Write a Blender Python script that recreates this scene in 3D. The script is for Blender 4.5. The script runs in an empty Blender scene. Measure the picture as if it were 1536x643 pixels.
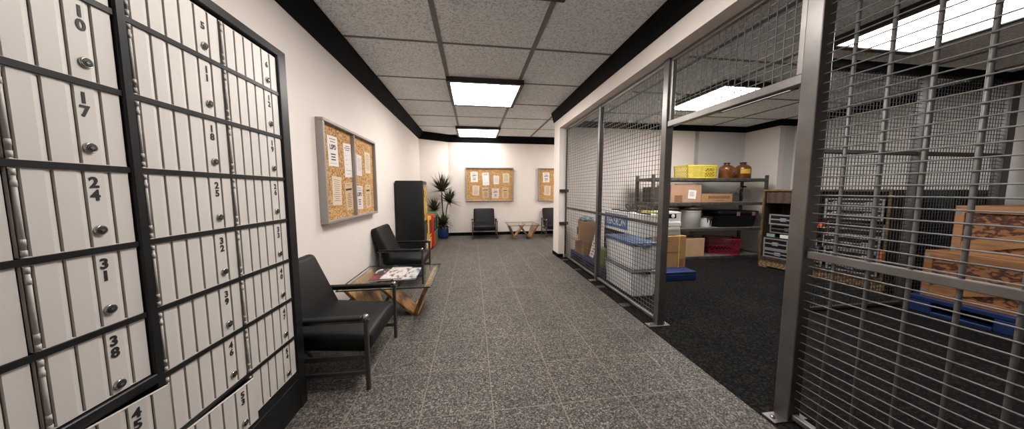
import bpy, bmesh, math, random
from mathutils import Vector, Matrix
random.seed(7)
S = bpy.context.scene
C = S.collection
PI = math.pi
def R(d): return math.radians(d)

# ------------------------------------------------------------------ materials
MATS = {}
def new_mat(name):
    m = bpy.data.materials.new(name); m.use_nodes = True
    nt = m.node_tree
    return m, nt, nt.nodes['Principled BSDF']
def mat(name, col, rough=0.6, metal=0.0, spec=0.5, noise=0.0, nscale=20, bump=0.0, bscale=200, col2=None, stretch=None, lo=0.35, hi=0.65):
    if name in MATS: return MATS[name]
    m, nt, b = new_mat(name)
    b.inputs['Base Color'].default_value = (*col, 1)
    b.inputs['Roughness'].default_value = rough
    b.inputs['Metallic'].default_value = metal
    b.inputs['Specular IOR Level'].default_value = spec
    tc = nt.nodes.new('ShaderNodeTexCoord')
    src = tc.outputs['Object']
    if stretch:
        mp = nt.nodes.new('ShaderNodeMapping'); mp.inputs['Scale'].default_value = stretch
        nt.links.new(src, mp.inputs['Vector']); src = mp.outputs['Vector']
    if noise or col2:
        n = nt.nodes.new('ShaderNodeTexNoise'); n.inputs['Scale'].default_value = nscale
        n.inputs['Detail'].default_value = 5
        nt.links.new(src, n.inputs['Vector'])
        r = nt.nodes.new('ShaderNodeValToRGB')
        c2 = col2 if col2 else tuple(c*(1-noise) for c in col)
        r.color_ramp.elements[0].color = (*c2, 1); r.color_ramp.elements[0].position = lo
        r.color_ramp.elements[1].color = (*col, 1); r.color_ramp.elements[1].position = hi
        nt.links.new(n.outputs['Fac'], r.inputs['Fac'])
        nt.links.new(r.outputs['Color'], b.inputs['Base Color'])
    if bump:
        n2 = nt.nodes.new('ShaderNodeTexNoise'); n2.inputs['Scale'].default_value = bscale
        nt.links.new(src, n2.inputs['Vector'])
        bp = nt.nodes.new('ShaderNodeBump'); bp.inputs['Strength'].default_value = bump
        bp.inputs['Distance'].default_value = 0.002
        nt.links.new(n2.outputs['Fac'], bp.inputs['Height'])
        nt.links.new(bp.outputs['Normal'], b.inputs['Normal'])
    MATS[name] = m
    return m
def emit_mat(name, col, strength):
    if name in MATS: return MATS[name]
    m, nt, b = new_mat(name)
    b.inputs['Base Color'].default_value = (0.8, 0.8, 0.8, 1)
    b.inputs['Emission Color'].default_value = (*col, 1)
    b.inputs['Emission Strength'].default_value = strength
    MATS[name] = m
    return m
def math_node(nt, op, a, b=None, c=None):
    n = nt.nodes.new('ShaderNodeMath'); n.operation = op
    for i, v in enumerate((a, b, c)):
        if v is None: continue
        if isinstance(v, (int, float)): n.inputs[i].default_value = v
        else: nt.links.new(v, n.inputs[i])
    return n.outputs[0]
def speckle_mat(name, stops, scale, rough, grid=None, spec=0.5, bump=0.0, mixnoise=0.15):
    """stone-like chips from voronoi cells, with optional grout grid (x0,y0,step,width,color)"""
    m, nt, b = new_mat(name)
    tc = nt.nodes.new('ShaderNodeTexCoord')
    v = nt.nodes.new('ShaderNodeTexVoronoi'); v.inputs['Scale'].default_value = scale
    nt.links.new(tc.outputs['Object'], v.inputs['Vector'])
    sep = nt.nodes.new('ShaderNodeSeparateColor'); nt.links.new(v.outputs['Color'], sep.inputs[0])
    n = nt.nodes.new('ShaderNodeTexNoise'); n.inputs['Scale'].default_value = scale*0.9; n.inputs['Detail'].default_value = 3
    nt.links.new(tc.outputs['Object'], n.inputs['Vector'])
    f = math_node(nt, 'ADD', math_node(nt, 'MULTIPLY', sep.outputs[0], 1-mixnoise), math_node(nt, 'MULTIPLY', n.outputs['Fac'], mixnoise))
    n2 = nt.nodes.new('ShaderNodeTexNoise'); n2.inputs['Scale'].default_value = 2.2; n2.inputs['Detail'].default_value = 2
    nt.links.new(tc.outputs['Object'], n2.inputs['Vector'])
    f = math_node(nt, 'ADD', f, math_node(nt, 'MULTIPLY', math_node(nt, 'SUBTRACT', n2.outputs['Fac'], 0.5), 0.18))
    r = nt.nodes.new('ShaderNodeValToRGB')
    while len(r.color_ramp.elements) < len(stops): r.color_ramp.elements.new(0.5)
    for e, (p, c) in zip(r.color_ramp.elements, stops):
        e.position = p; e.color = (*c, 1)
    nt.links.new(f, r.inputs['Fac'])
    out = r.outputs['Color']
    if grid:
        x0, y0, st, w, gc = grid
        sx = nt.nodes.new('ShaderNodeSeparateXYZ'); nt.links.new(tc.outputs['Object'], sx.inputs[0])
        fac = None
        for o, off, ww in ((sx.outputs[0], x0, w), (sx.outputs[1], y0, w*0.75)):
            t = math_node(nt, 'FRACT', math_node(nt, 'DIVIDE', math_node(nt, 'SUBTRACT', o, off - st*100.5), st))
            d = math_node(nt, 'ABSOLUTE', math_node(nt, 'SUBTRACT', t, 0.5))
            g = math_node(nt, 'LESS_THAN', d, ww/st/2)
            fac = g if fac is None else math_node(nt, 'MAXIMUM', fac, g)
        mx = nt.nodes.new('ShaderNodeMix'); mx.data_type = 'RGBA'
        nt.links.new(math_node(nt, 'MULTIPLY', fac, 0.6), mx.inputs[0])
        nt.links.new(out, mx.inputs[6]); mx.inputs[7].default_value = (*gc, 1)
        out = mx.outputs[2]
    nt.links.new(out, b.inputs['Base Color'])
    b.inputs['Roughness'].default_value = rough
    b.inputs['Specular IOR Level'].default_value = spec
    if bump:
        bp = nt.nodes.new('ShaderNodeBump'); bp.inputs['Strength'].default_value = bump; bp.inputs['Distance'].default_value = 0.004
        nt.links.new(f, bp.inputs['Height']); nt.links.new(bp.outputs['Normal'], b.inputs['Normal'])
    MATS[name] = m
    return m
def wood_mat(name, dark, light, rings=6, scale=(1, 1, 1), rough=0.55, dist=6):
    if name in MATS: return MATS[name]
    m, nt, b = new_mat(name)
    tc = nt.nodes.new('ShaderNodeTexCoord'); mp = nt.nodes.new('ShaderNodeMapping')
    mp.inputs['Scale'].default_value = scale
    nt.links.new(tc.outputs['Object'], mp.inputs['Vector'])
    w = nt.nodes.new('ShaderNodeTexWave'); w.inputs['Scale'].default_value = rings
    w.inputs['Distortion'].default_value = dist; w.inputs['Detail'].default_value = 3; w.inputs['Detail Scale'].default_value = 1.2
    nt.links.new(mp.outputs['Vector'], w.inputs['Vector'])
    r = nt.nodes.new('ShaderNodeValToRGB')
    r.color_ramp.elements[0].color = (*dark, 1); r.color_ramp.elements[0].position = 0.1
    r.color_ramp.elements[1].color = (*light, 1); r.color_ramp.elements[1].position = 0.75
    nt.links.new(w.outputs['Color'], r.inputs['Fac'])
    nt.links.new(r.outputs['Color'], b.inputs['Base Color'])
    b.inputs['Roughness'].default_value = rough
    MATS[name] = m
    return m
def glass_mat(name, col, rough=0.02, alpha_mix=0.85, ior=1.45):
    """thin pane: mostly see-through with a glossy sheen"""
    if name in MATS: return MATS[name]
    m = bpy.data.materials.new(name); m.use_nodes = True
    nt = m.node_tree; nt.nodes.remove(nt.nodes['Principled BSDF'])
    out = nt.nodes['Material Output']
    t = nt.nodes.new('ShaderNodeBsdfTransparent'); t.inputs[0].default_value = (*col, 1)
    g = nt.nodes.new('ShaderNodeBsdfGlossy'); g.inputs['Roughness'].default_value = rough
    lw = nt.nodes.new('ShaderNodeLayerWeight'); lw.inputs[0].default_value = .5
    f = math_node(nt, 'ADD', math_node(nt, 'MULTIPLY', math_node(nt, 'POWER', lw.outputs['Facing'], 4), .30), .02)
    mx = nt.nodes.new('ShaderNodeMixShader')
    nt.links.new(f, mx.inputs[0]); nt.links.new(t.outputs[0], mx.inputs[1]); nt.links.new(g.outputs[0], mx.inputs[2])
    nt.links.new(mx.outputs[0], out.inputs[0])
    MATS[name] = m
    return m

WALL = mat('wall_paint', (.80, .735, .685), .75, noise=.03, nscale=3)
WALL2 = mat('wall_paint_cage', (.70, .68, .66), .75, noise=.04, nscale=3)
BLACK = mat('black_trim', (.004, .004, .004), .7, spec=.08)
CEIL = speckle_mat('ceiling_tile', [(0.0, (.20, .205, .21)), (.28, (.58, .595, .61)), (.5, (.80, .815, .83)), (1, (.90, .91, .92))], 75, .9, spec=.1, mixnoise=.45)
TBAR = mat('ceiling_bar', (.16, .155, .15), .6)
FLOOR = speckle_mat('terrazzo', [(0.0, (.014, .0125, .011)), (.34, (.052, .0455, .040)), (.56, (.100, .088, .078)), (.8, (.150, .134, .120)), (1, (.33, .305, .28))], 125, .6,
                    grid=(-.3366, 1.672, .45, .0075, (.25, .215, .19)), spec=.2)
CARPET = speckle_mat('dark_carpet', [(0, (.003, .0028, .0027)), (.55, (.011, .0102, .0097)), (.8, (.030, .027, .025)), (1, (.08, .072, .066))], 75, .95, spec=.03, mixnoise=.5)
CHROME = mat('chrome', (.45, .43, .41), .22, 1)
STEEL = mat('cage_steel', (.27, .255, .245), .36, .75, noise=.25, nscale=6)
POSTM = mat('post_steel', (.19, .18, .172), .33, .8, noise=.2, nscale=6)
BARM = mat('bar_steel', (.17, .165, .16), .5, .35)
DKSTEEL = mat('cage_frame_steel', (.14, .132, .128), .4, .9, noise=.25, nscale=8)
WIRE = mat('wire_steel', (.12, .114, .11), .5, .4)
WIRED = mat('wire_dark', (.05, .05, .05), .5, .5)
LOCKFRAME = mat('locker_frame_black', (.012, .012, .013), .38, .2, noise=.5, nscale=9)
DOOR = mat('locker_door_white', (.58, .545, .515), .42, .0, noise=.06, nscale=4)
GROOVESHADE = mat('locker_groove_shade', (.10, .085, .075), .6)  # dark brown that paints the shade inside the door grooves
INK = mat('black_ink', (.012, .012, .012), .6)
LEATHER = mat('black_leather', (.0075, .0075, .008), .5, spec=.22, bump=.12, bscale=60)
CHFRAME = mat('chair_frame_metal', (.10, .098, .095), .38, .75)
PAD = mat('arm_pad', (.009, .009, .009), .5, spec=.25)
ALU = mat('board_frame_alu', (.34, .315, .295), .5, .35)
CORK = speckle_mat('cork', [(0, (.20, .085, .028)), (.35, (.40, .20, .075)), (.62, (.56, .33, .14)), (1, (.74, .52, .28))], 85, .85, spec=.2)
PAPER = mat('paper_white', (.80, .74, .70), .8)
PAPERC = mat('paper_cream', (.70, .58, .42), .8)
PAPERT = mat('paper_tan', (.60, .42, .26), .8)
PAPERP = mat('paper_pinkish', (.72, .62, .60), .8)
WOOD = wood_mat('table_wood', (.20, .095, .035), (.42, .235, .10), 3, (1, 6, 1), .4, 5)
GLASS = glass_mat('table_glass', (.93, .96, .95), ior=1.25)
GLASSEDGE = mat('glass_edge', (.02, .045, .04), .15)
BLUEPOT = mat('pot_blue', (.012, .03, .11), .3)
SOIL = mat('soil', (.02, .014, .01), .9)
TRUNK = mat('plant_trunk', (.12, .11, .06), .8, noise=.5, nscale=40)
LEAF = mat('plant_leaf', (.11, .11, .055), .6, spec=.2, col2=(.03, .036, .02), nscale=8)
LAMP = emit_mat('lamp_panel', (1, .945, .895), 23.0)
LAMPF = emit_mat('lamp_panel_far', (1, .945, .895), 14.0)
LAMP2 = emit_mat('lamp_panel_cage', (1, .955, .92), 25.0)
LAMP3 = emit_mat('lamp_panel_cage_near', (1, .955, .92), 11.0)
LFRAME = mat('lamp_frame', (.035, .033, .031), .5, .3)
PLASTICW = mat('bin_white', (.76, .76, .76), .4)
LIDBLUE = mat('bin_lid_blue', (.07, .12, .24), .4)
RIMGREY = mat('bin_rim_grey', (.16, .18, .21), .45)
PALBLUE = mat('pallet_blue', (.006, .028, .12), .5, noise=.4, nscale=5)
CARD = mat('cardboard', (.40, .22, .10), .8, noise=.12, nscale=6)
CARDL = mat('cardboard_light', (.52, .33, .18), .8, noise=.15, nscale=5)
CARDP = mat('cardboard_pinkish', (.42, .25, .16), .8, noise=.12, nscale=4)
TAPE = mat('yellow_tape', (.62, .45, .08), .5)
DKTAPE = mat('dark_printing', (.10, .05, .025), .8)
SHELFM = mat('shelf_post', (.13, .115, .10), .5, .5, noise=.5, nscale=14)
SHELFB = mat('shelf_board', (.22, .205, .19), .55, .3, noise=.5, nscale=9)
YCRATE = mat('crate_yellow', (.66, .52, .03), .45)
RCRATE = mat('crate_red', (.22, .012, .03), .45)
AMBER = mat('amber_glass', (.13, .045, .008), .12, spec=.8)
CLEARJ = glass_mat('clear_jug', (.86, .87, .86))
BUCKET = mat('bucket_grey', (.46, .44, .42), .35)
LIDDK = mat('bucket_lid_dark', (.045, .025, .02), .4)
WHITEP = mat('white_plastic', (.70, .69, .67), .45)
GREYP = mat('grey_plastic', (.30, .29, .28), .5)
BLACKP = mat('black_plastic', (.006, .006, .0065), .45, spec=.25)
OSB = wood_mat('crate_board', (.06, .018, .008), (.29, .125, .052), 5.5, (1, 1.6, 2.6), .7, 11)
PINE = wood_mat('crate_pine', (.24, .105, .042), (.36, .18, .078), 4, (1, 1, 8), .6, 3)
STRAW = wood_mat('pallet_straw', (.10, .055, .024), (.24, .155, .07), 5, (1, 1, 3), .8, 10)
CABWOOD = wood_mat('cabinet_dark_wood', (.022, .012, .007), (.05, .026, .013), 3, (1, 1, 6), .6, 4)
GOLD = mat('worn_gold_edge', (.16, .10, .025), .55, .2, noise=.7, nscale=18)
SILVER = mat('case_silver', (.25, .25, .255), .45, .4)
LABELB = mat('label_blue', (.02, .13, .40), .6)
PRINTW = mat('print_white', (.80, .79, .77), .6)
ORANGE = mat('orange_sticker', (.65, .10, .02), .5)
GREEN = mat('newsbox_green', (.03, .20, .05), .4)
RED = mat('newsbox_red', (.42, .025, .015), .4)
YELLOW = mat('newsbox_yellow', (.75, .36, .03), .4)

# ------------------------------------------------------------------ geometry helpers
class MB:
    def __init__(self): self.bm = bmesh.new(); self.mats = []; self.cur = 0
    def use(self, m):
        if m not in self.mats: self.mats.append(m)
        self.cur = self.mats.index(m); return self
    def _tag(self, before):
        for f in self.bm.faces:
            if f not in before: f.material_index = self.cur
    def _add(self, tmp, M=None, smooth=False):
        if M is not None: tmp.transform(M)
        vm = {}
        for v in tmp.verts: vm[v] = self.bm.verts.new(v.co)
        for f in tmp.faces:
            try:
                nf = self.bm.faces.new([vm[v] for v in f.verts])
                nf.material_index = self.cur; nf.smooth = smooth
            except ValueError: pass
        tmp.free(); return self
    def box(self, lo, hi, bevel=0, seg=2, M=None, smooth=None):
        t = bmesh.new(); bmesh.ops.create_cube(t, size=1)
        lo = Vector(lo); hi = Vector(hi); c = (lo+hi)/2; d = hi-lo
        for v in t.verts: v.co = Vector((v.co.x*d.x, v.co.y*d.y, v.co.z*d.z)) + c
        if bevel:
            bmesh.ops.bevel(t, geom=list(t.edges), offset=bevel, segments=seg, affect='EDGES', profile=.5)
        return self._add(t, M, bool(bevel and seg > 2) if smooth is None else smooth)
    def tube(self, pts, r, n=8, cap=True, M=None, smooth=True):
        pts = [Vector(p) for p in pts]; rr = r if isinstance(r, (list, tuple)) else [r]*len(pts)
        t = bmesh.new(); rings = []
        up = Vector((0, 0, 1)); prev = None
        for i, p in enumerate(pts):
            d = (pts[min(i+1, len(pts)-1)] - pts[max(i-1, 0)]).normalized()
            if prev is None:
                a = d.cross(up) if abs(d.z) < .95 else d.cross(Vector((1, 0, 0)))
            else: a = prev - d*prev.dot(d)
            a.normalize(); prev = a; b = d.cross(a)
            rings.append([t.verts.new(p + (a*math.cos(2*PI*(k+.5)/n) + b*math.sin(2*PI*(k+.5)/n))*rr[i]) for k in range(n)])
        for i in range(len(rings)-1):
            for k in range(n):
                t.faces.new((rings[i][k], rings[i][(k+1) % n], rings[i+1][(k+1) % n], rings[i+1][k]))
        if cap: t.faces.new(list(reversed(rings[0]))); t.faces.new(rings[-1])
        return self._add(t, M, smooth and n > 4)
    def lathe(self, prof, n=24, M=None, smooth=True, close=True):
        t = bmesh.new(); rings = []
        for r, z in prof:
            rings.append([t.verts.new((r*math.cos(2*PI*k/n), r*math.sin(2*PI*k/n), z)) for k in range(n)])
        for i in range(len(rings)-1):
            for k in range(n):
                t.faces.new((rings[i][k], rings[i][(k+1) % n], rings[i+1][(k+1) % n], rings[i+1][k]))
        if close:
            t.faces.new(list(reversed(rings[0]))); t.faces.new(rings[-1])
        return self._add(t, M, smooth)
    def prism(self, poly, axis, a, b, M=None):
        """extrude a 2-D polygon along axis from a to b; poly coords are the other two axes in order"""
        t = bmesh.new()
        def p3(q, h):
            if axis == 'x': return (h, q[0], q[1])
            if axis == 'y': return (q[0], h, q[1])
            return (q[0], q[1], h)
        A = [t.verts.new(p3(q, a)) for q in poly]; B = [t.verts.new(p3(q, b)) for q in poly]
        n = len(poly)
        t.faces.new(A); t.faces.new(list(reversed(B)))
        for i in range(n): t.faces.new((A[i], B[i], B[(i+1) % n], A[(i+1) % n]))
        bmesh.ops.recalc_face_normals(t, faces=t.faces)
        return self._add(t, M)
    def face(self, pts, M=None):
        t = bmesh.new(); t.faces.new([t.verts.new(p) for p in pts]); return self._add(t, M)
    def build(self, name, m=None, parent=None, loc=None):
        me = bpy.data.meshes.new(name)
        bmesh.ops.recalc_face_normals(self.bm, faces=self.bm.faces)
        self.bm.to_mesh(me); self.bm.free()
        ms = self.mats if self.mats else [m]
        for k in ms: me.materials.append(k)
        o = bpy.data.objects.new(name, me); C.objects.link(o)
        if parent is not None: o.parent = parent
        if loc: o.location = loc
        return o
def thing(name, label, cat, loc=(0, 0, 0), rz=0, group=None):
    o = bpy.data.objects.new(name, None); C.objects.link(o)
    o.empty_display_size = .1
    o.location = loc; o.rotation_euler = (0, 0, rz)
    o['label'] = label; o['category'] = cat
    if group: o['group'] = group
    return o
def tag(o, label, cat, group=None):
    o['label'] = label; o['category'] = cat
    if group: o['group'] = group
    return o
def struct(o): o['kind'] = 'structure'; return o
def copy_tree(o, parent=None):
    c = o.copy(); C.objects.link(c)
    if parent is not None: c.parent = parent
    for ch in list(o.children): copy_tree(ch, c)
    return c
_tc = {}
def text_mesh(s, size, spacing=1.0, extrude=.0004, bold=0.0):
    key = (s, size, spacing, bold)
    if key in _tc: return _tc[key]
    cu = bpy.data.curves.new('lettering', 'FONT'); cu.body = s; cu.size = size
    cu.align_x = 'CENTER'; cu.align_y = 'CENTER'; cu.extrude = extrude; cu.offset = bold
    cu.space_line = spacing; cu.resolution_u = 3
    ob = bpy.data.objects.new('lettering_tmp', cu); C.objects.link(ob)
    dg = bpy.context.evaluated_depsgraph_get(); dg.update()
    me = bpy.data.meshes.new_from_object(ob.evaluated_get(dg))
    bpy.data.objects.remove(ob); bpy.data.curves.remove(cu)
    _tc[key] = me; return me
def text(name, s, size, m, parent, loc, rot, spacing=1.0, bold=0.0, sx=1.0):
    me = text_mesh(s, size, spacing, bold=bold).copy()
    me.name = name; me.materials.clear(); me.materials.append(m)
    o = bpy.data.objects.new(name, me); C.objects.link(o)
    o.parent = parent; o.location = loc; o.rotation_euler = rot; o.scale = (sx, 1, 1)
    return o

# ------------------------------------------------------------------ setting
ZC, ZC2 = 3.03, 2.84          # corridor ceiling, storage-cage ceiling
XL, XH, XR = -1.47, 1.755, 6.65
YF, YB = 8.75, -1.4
def sbox(name, lo, hi, m, bevel=0):
    return struct(MB().box(lo, hi, bevel).build(name, m))
sbox('floor', (-1.6, YB-.1, -.1), (XH, YF+.1, 0), FLOOR)
sbox('floor', (XH, 5.97, -.1), (5.1, YF+.1, 0), FLOOR)
sbox('floor', (XH, YB-.1, -.1), (XR+.1, 5.97, 0), CARPET)
sbox('wall_left', (XL-.1, YB-.1, 0), (XL, 8.29, ZC+.1), WALL)
struct(MB().prism([(-1.57, 8.29), (XL, 8.29), (-.71, YF), (-.71, YF+.1), (-1.57, YF+.1)], 'z', 0, ZC+.1).build('wall_corner', WALL))
sbox('wall_far', (-.71, YF, 0), (5.0, YF+.1, ZC+.1), WALL)
sbox('wall_hall_end', (5.0, 5.97, 0), (5.1, YF+.1, ZC+.1), WALL)
sbox('wall_near', (XL-.1, YB-.1, 0), (XR+.1, YB, ZC+.1), WALL)
# header above the wire cage and the end jamb
sbox('wall_header', (XH, YB, 2.645), (2.03, 5.6, ZC+.1), WALL)
sbox('wall_jamb', (XH, 5.6, 0), (2.03, 5.85, ZC+.1), WALL)
sbox('wall_partition', (XH, 5.85, 0), (5.0, 5.97, ZC+.1), WALL)
sbox('wall_partition', (5.1, 5.85, 0), (6.3, 5.97, ZC2+.1), WALL2)
sbox('wall_alcove', (6.3, 5.1, 0), (6.42, 5.97, ZC2+.1), WALL)
sbox('wall_alcove', (6.42, 5.1, 0), (XR+.1, 5.2, ZC2+.1), WALL2)
sbox('wall_right', (XR, YB, 0), (XR+.1, 5.1, ZC2+.1), WALL2)
# ceilings with bars
def ceiling(name, x0, x1, y0, y1, z, gx, gy, wx, wy):
    sbox(name, (x0, y0, z), (x1, y1, z+.1), CEIL)
    b = MB()
    for x in gx:
        if x0 < x < x1: b.box((x-wx/2, y0, z-.008), (x+wx/2, y1, z))
    for y in gy:
        if y0 < y < y1: b.box((x0, y-wy/2, z-.0065), (x1, y+wy/2, z))
    return struct(b.build('trim_ceiling_bars', TBAR))
ceiling('ceiling', XL-.1, XH, YB, YF+.1, ZC, [-1.40+1.06*i for i in range(4)], [-.855+1.0545*i for i in range(11)], .05, .028)
ceiling('ceiling', XH, 5.05, 5.97, YF+.1, ZC, [1.78+1.06*i for i in range(4)], [-.855+1.0545*i for i in range(11)], .05, .028)
ceiling('ceiling', 2.03, XR+.05, YB, 5.9, ZC2, [2.5+.95*i for i in range(6)], [-.4+1.1*i for i in range(6)], .035, .03)
# black cove trims: sloped moulding between wall and ceiling
def cove(name, p0, p1, zc, h, w, nrm):
    """along p0->p1 on the wall line; nrm points into the room"""
    p0 = Vector((*p0, 0)); p1 = Vector((*p1, 0)); n = Vector((*nrm, 0)).normalized()
    b = MB(); t = bmesh.new(); A = []; B = []
    for q, L in ((p0, A), (p1, B)):
        for dn, z in ((0, zc), (w, zc), (w, zc-.03), (.012, zc-h), (0, zc-h)):
            v = q + n*dn; L.append(t.verts.new((v.x, v.y, z)))
    t.faces.new(A); t.faces.new(list(reversed(B)))
    for i in range(5): t.faces.new((A[i], B[i], B[(i+1) % 5], A[(i+1) % 5]))
    b._add(t); return struct(b.build(name, BLACK))
cove('trim_left', (XL, YB), (XL, 8.33), ZC, .205, .125, (1, 0))
cove('trim_corner', (XL-.02, 8.28), (-.69, 8.762), ZC, .205, .11, (.46, -.76))
cove('trim_far', (-.75, YF), (5.0, YF), ZC, .205, .1, (0, -1))
cove('trim_header', (XH, YB), (XH, 6.0), ZC, .205, .065, (-1, 0))
cove('trim_hall', (XH, 5.97), (5.0, 5.97), ZC, .205, .065, (0, 1))
cove('trim_cage_back', (2.03, 5.85), (6.3, 5.85), ZC2, .12, .06, (0, -1))
cove('trim_alcove', (6.3, 5.85), (6.3, 5.1), ZC2, .12, .06, (-1, 0))
cove('trim_alcove', (6.24, 5.1), (XR, 5.1), ZC2, .12, .06, (0, -1))
cove('trim_cage_right', (XR, 5.1), (XR, YB), ZC2, .12, .06, (-1, 0))
sbox('baseboard_far', (-.70, YF-.014, 0), (5.0, YF, .095), BLACK)
struct(MB().prism([(XL, 8.285), (-.705, YF-.003), (-.695, YF-.017), (XL, 8.268)], 'z', 0, .095).build('baseboard_corner', BLACK))
sbox('baseboard_left', (XL, YB, 0), (XL+.014, 8.28, .095), BLACK)
b = MB(); b.box((XH-.012, 5.59, 0), (XH, 5.98, .07)); b.box((XH-.012, 5.588, 0), (1.86, 5.6, .07))
struct(b.build('baseboard_jamb', BLACK))
sbox('baseboard_cage', (2.03, 5.836, 0), (6.3, 5.85, .08), BLACK)
sbox('baseboard_right', (XR-.014, YB, 0), (XR, 5.1, .08), BLACK)

# ------------------------------------------------------------------ ceiling lights
def ceiling_light(x0, x1, y0, y1, z, m, label, h=.07):
    t = thing('ceiling_light', label, 'ceiling light', ((x0+x1)/2, (y0+y1)/2, z), 0, 'ceiling lights')
    a, c = (x1-x0)/2, (y1-y0)/2; w = .055
    b = MB()
    for lo, hi in (((-a, -c, -h), (a, -c+w, 0)), ((-a, c-w, -h), (a, c, 0)), ((-a, -c+w, -h), (-a+w, c-w, 0)), ((a-w, -c+w, -h), (a, c-w, 0))):
        b.box(lo, hi, .003, 1)
    b.build('frame', LFRAME, t)
    MB().box((-a+w, -c+w, -h+.012), (a-w, c-w, -h+.028)).build('diffuser', m, t)
    return t
ceiling_light(-.36, .785, 4.29, 5.50, ZC, LAMP, 'white ceiling panel light halfway down the corridor')
ceiling_light(-.41, .75, 7.46, 8.66, ZC, LAMPF, 'white ceiling panel light nearest the far wall')
ceiling_light(-.36, .785, 1.25, 2.425, ZC, LAMP, 'ceiling panel light above the lockers, one dark corner showing at the top edge')
ceiling_light(3.2, 4.34, 6.8, 7.96, ZC, LAMP, 'added unseen ceiling panel light round the corner past the jamb')  # extra fixture out of view, added to light the side hall
ceiling_light(3.30, 4.44, 3.40, 4.62, ZC2, LAMP2, 'white ceiling panel light inside the cage above the storage shelves')
ceiling_light(3.42, 4.46, 1.22, 2.43, ZC2, LAMP3, 'white ceiling panel light inside the cage behind the near wire panel')

# ------------------------------------------------------------------ lockers
LX = -1.1
lk = thing('locker_bank', 'tall black framed bank of numbered white lockers against the left wall', 'lockers', (0, 0, 0))
y0, y1 = .42, 1.93
zs = [.245, .48, .725, .968, 1.212, 1.457, 1.70, 1.945, 2.155]
cols = [(.485, .838, 'edge'), (.845, 1.09, 'left'), (1.126, 1.482, 'mid'), (1.487, 1.852, 'right')]
fb = MB()
fb.box((XL+.016, y0, .0), (LX-.004, y1-.002, .205), .004, 1)                    # plinth
fb.box((XL+.016, y0, 2.155), (LX-.02, y1, 2.205))                               # top
fb.box((LX-.03, y0, 2.16), (LX, y1, 2.205), .004, 1)
fb.box((XL+.016, 1.86, .0), (LX, y1, 2.205), .004, 1)                           # right side
fb.box((LX-.035, 1.852, .2), (LX-.008, 1.87, 2.165))
fb.box((XL+.016, y0, 0), (LX, .48, 2.205))
fb.box((XL+.016, y0, .2), (LX-.028, y1, .24)); fb.box((LX-.03, y0, .2), (LX-.006, y1, .243))
fb.box((XL+.016, y0, .2), (XL+.03, y1, 2.2))                                    # back
fb.box((LX-.3, 1.093, .2), (LX, 1.123, 2.165), .004, 1)                         # thick divider
for y in (.8415, 1.4845): fb.box((LX-.3, y-.002, .2), (LX-.02, y+.002, 2.165))
for z in zs[1:-1]:
    th = .009 if z != .725 else .009
    fb.box((LX-.3, .48, z-th), (LX-.006, 1.86, z+th))
fb.box((LX-.3, .48, .716), (LX+.001, 1.10, .752), .003, 1)                      # heavier bar over the ajar doors
fb.build('frame', LOCKFRAME, lk)
def door_mesh(w, h, offs):
    """door from y=0 (hinge) to y=w, z 0..h, front at x=0, vertical grooves at offsets"""
    b = MB(); b.use(DOOR)
    ys = [0]
    prof = [(0, 0)]
    for g in offs:
        prof += [(g-.016, 0), (g-.003, -.0035), (g-.0025, -.008), (g+.0015, -.008), (g+.002, 0)]
    prof += [(w, 0)]
    t = bmesh.new(); A = [t.verts.new((x, y, 0)) for y, x in prof]; B = [t.verts.new((x, y, h)) for y, x in prof]
    fs = []
    for i in range(len(prof)-1):
        fs.append(t.faces.new((A[i], A[i+1], B[i+1], B[i])))
    b._add(t)
    b.box((-.018, 0, 0), (-.009, w, h)); b.box((-.018, 0, 0), (0, .002, h)); b.box((-.018, w-.002, 0), (0, w, h))
    b.box((-.018, 0, h-.002), (-.0005, w, h)); b.box((-.018, 0, 0), (-.0005, w, .002))
    b.use(GROOVESHADE)
    for g in offs: b.box((-.0085, g-.0018, .002), (-.006, g+.0010, h-.002))  # dark strip at each groove bottom, recess shade put in as colour
    return b
def lock_mb():
    b = MB(); b.use(CHROME)
    M = Matrix.Rotation(PI/2, 4, 'Y')
    b.lathe([(.0155, 0), (.0155, .003), (.0142, .0062), (.0128, .0070), (.0122, .0062)], 20, M)
    b.use(INK); b.lathe([(.0123, .003), (.0123, .0064), (.010, .0070)], 16, M)
    b.use(CHROME); b.box((-.002, -.0045, .0072), (.002, .0045, .0085), M=M); b.box((-.005, -.001, .0072), (.005, .001, .0083), M=M)
    return b
nums = {'left': [None, '45', '38', '31', '24', '17', '10', '4'], 'mid': ['53', '46', '39', '32', '25', '18', '11', '5'], 'right': ['54', '47', '40', '33', '26', '19', '12', '6']}
nums['left'][0] = '52'; nums['left'][7] = None
lockmesh = None
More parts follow.
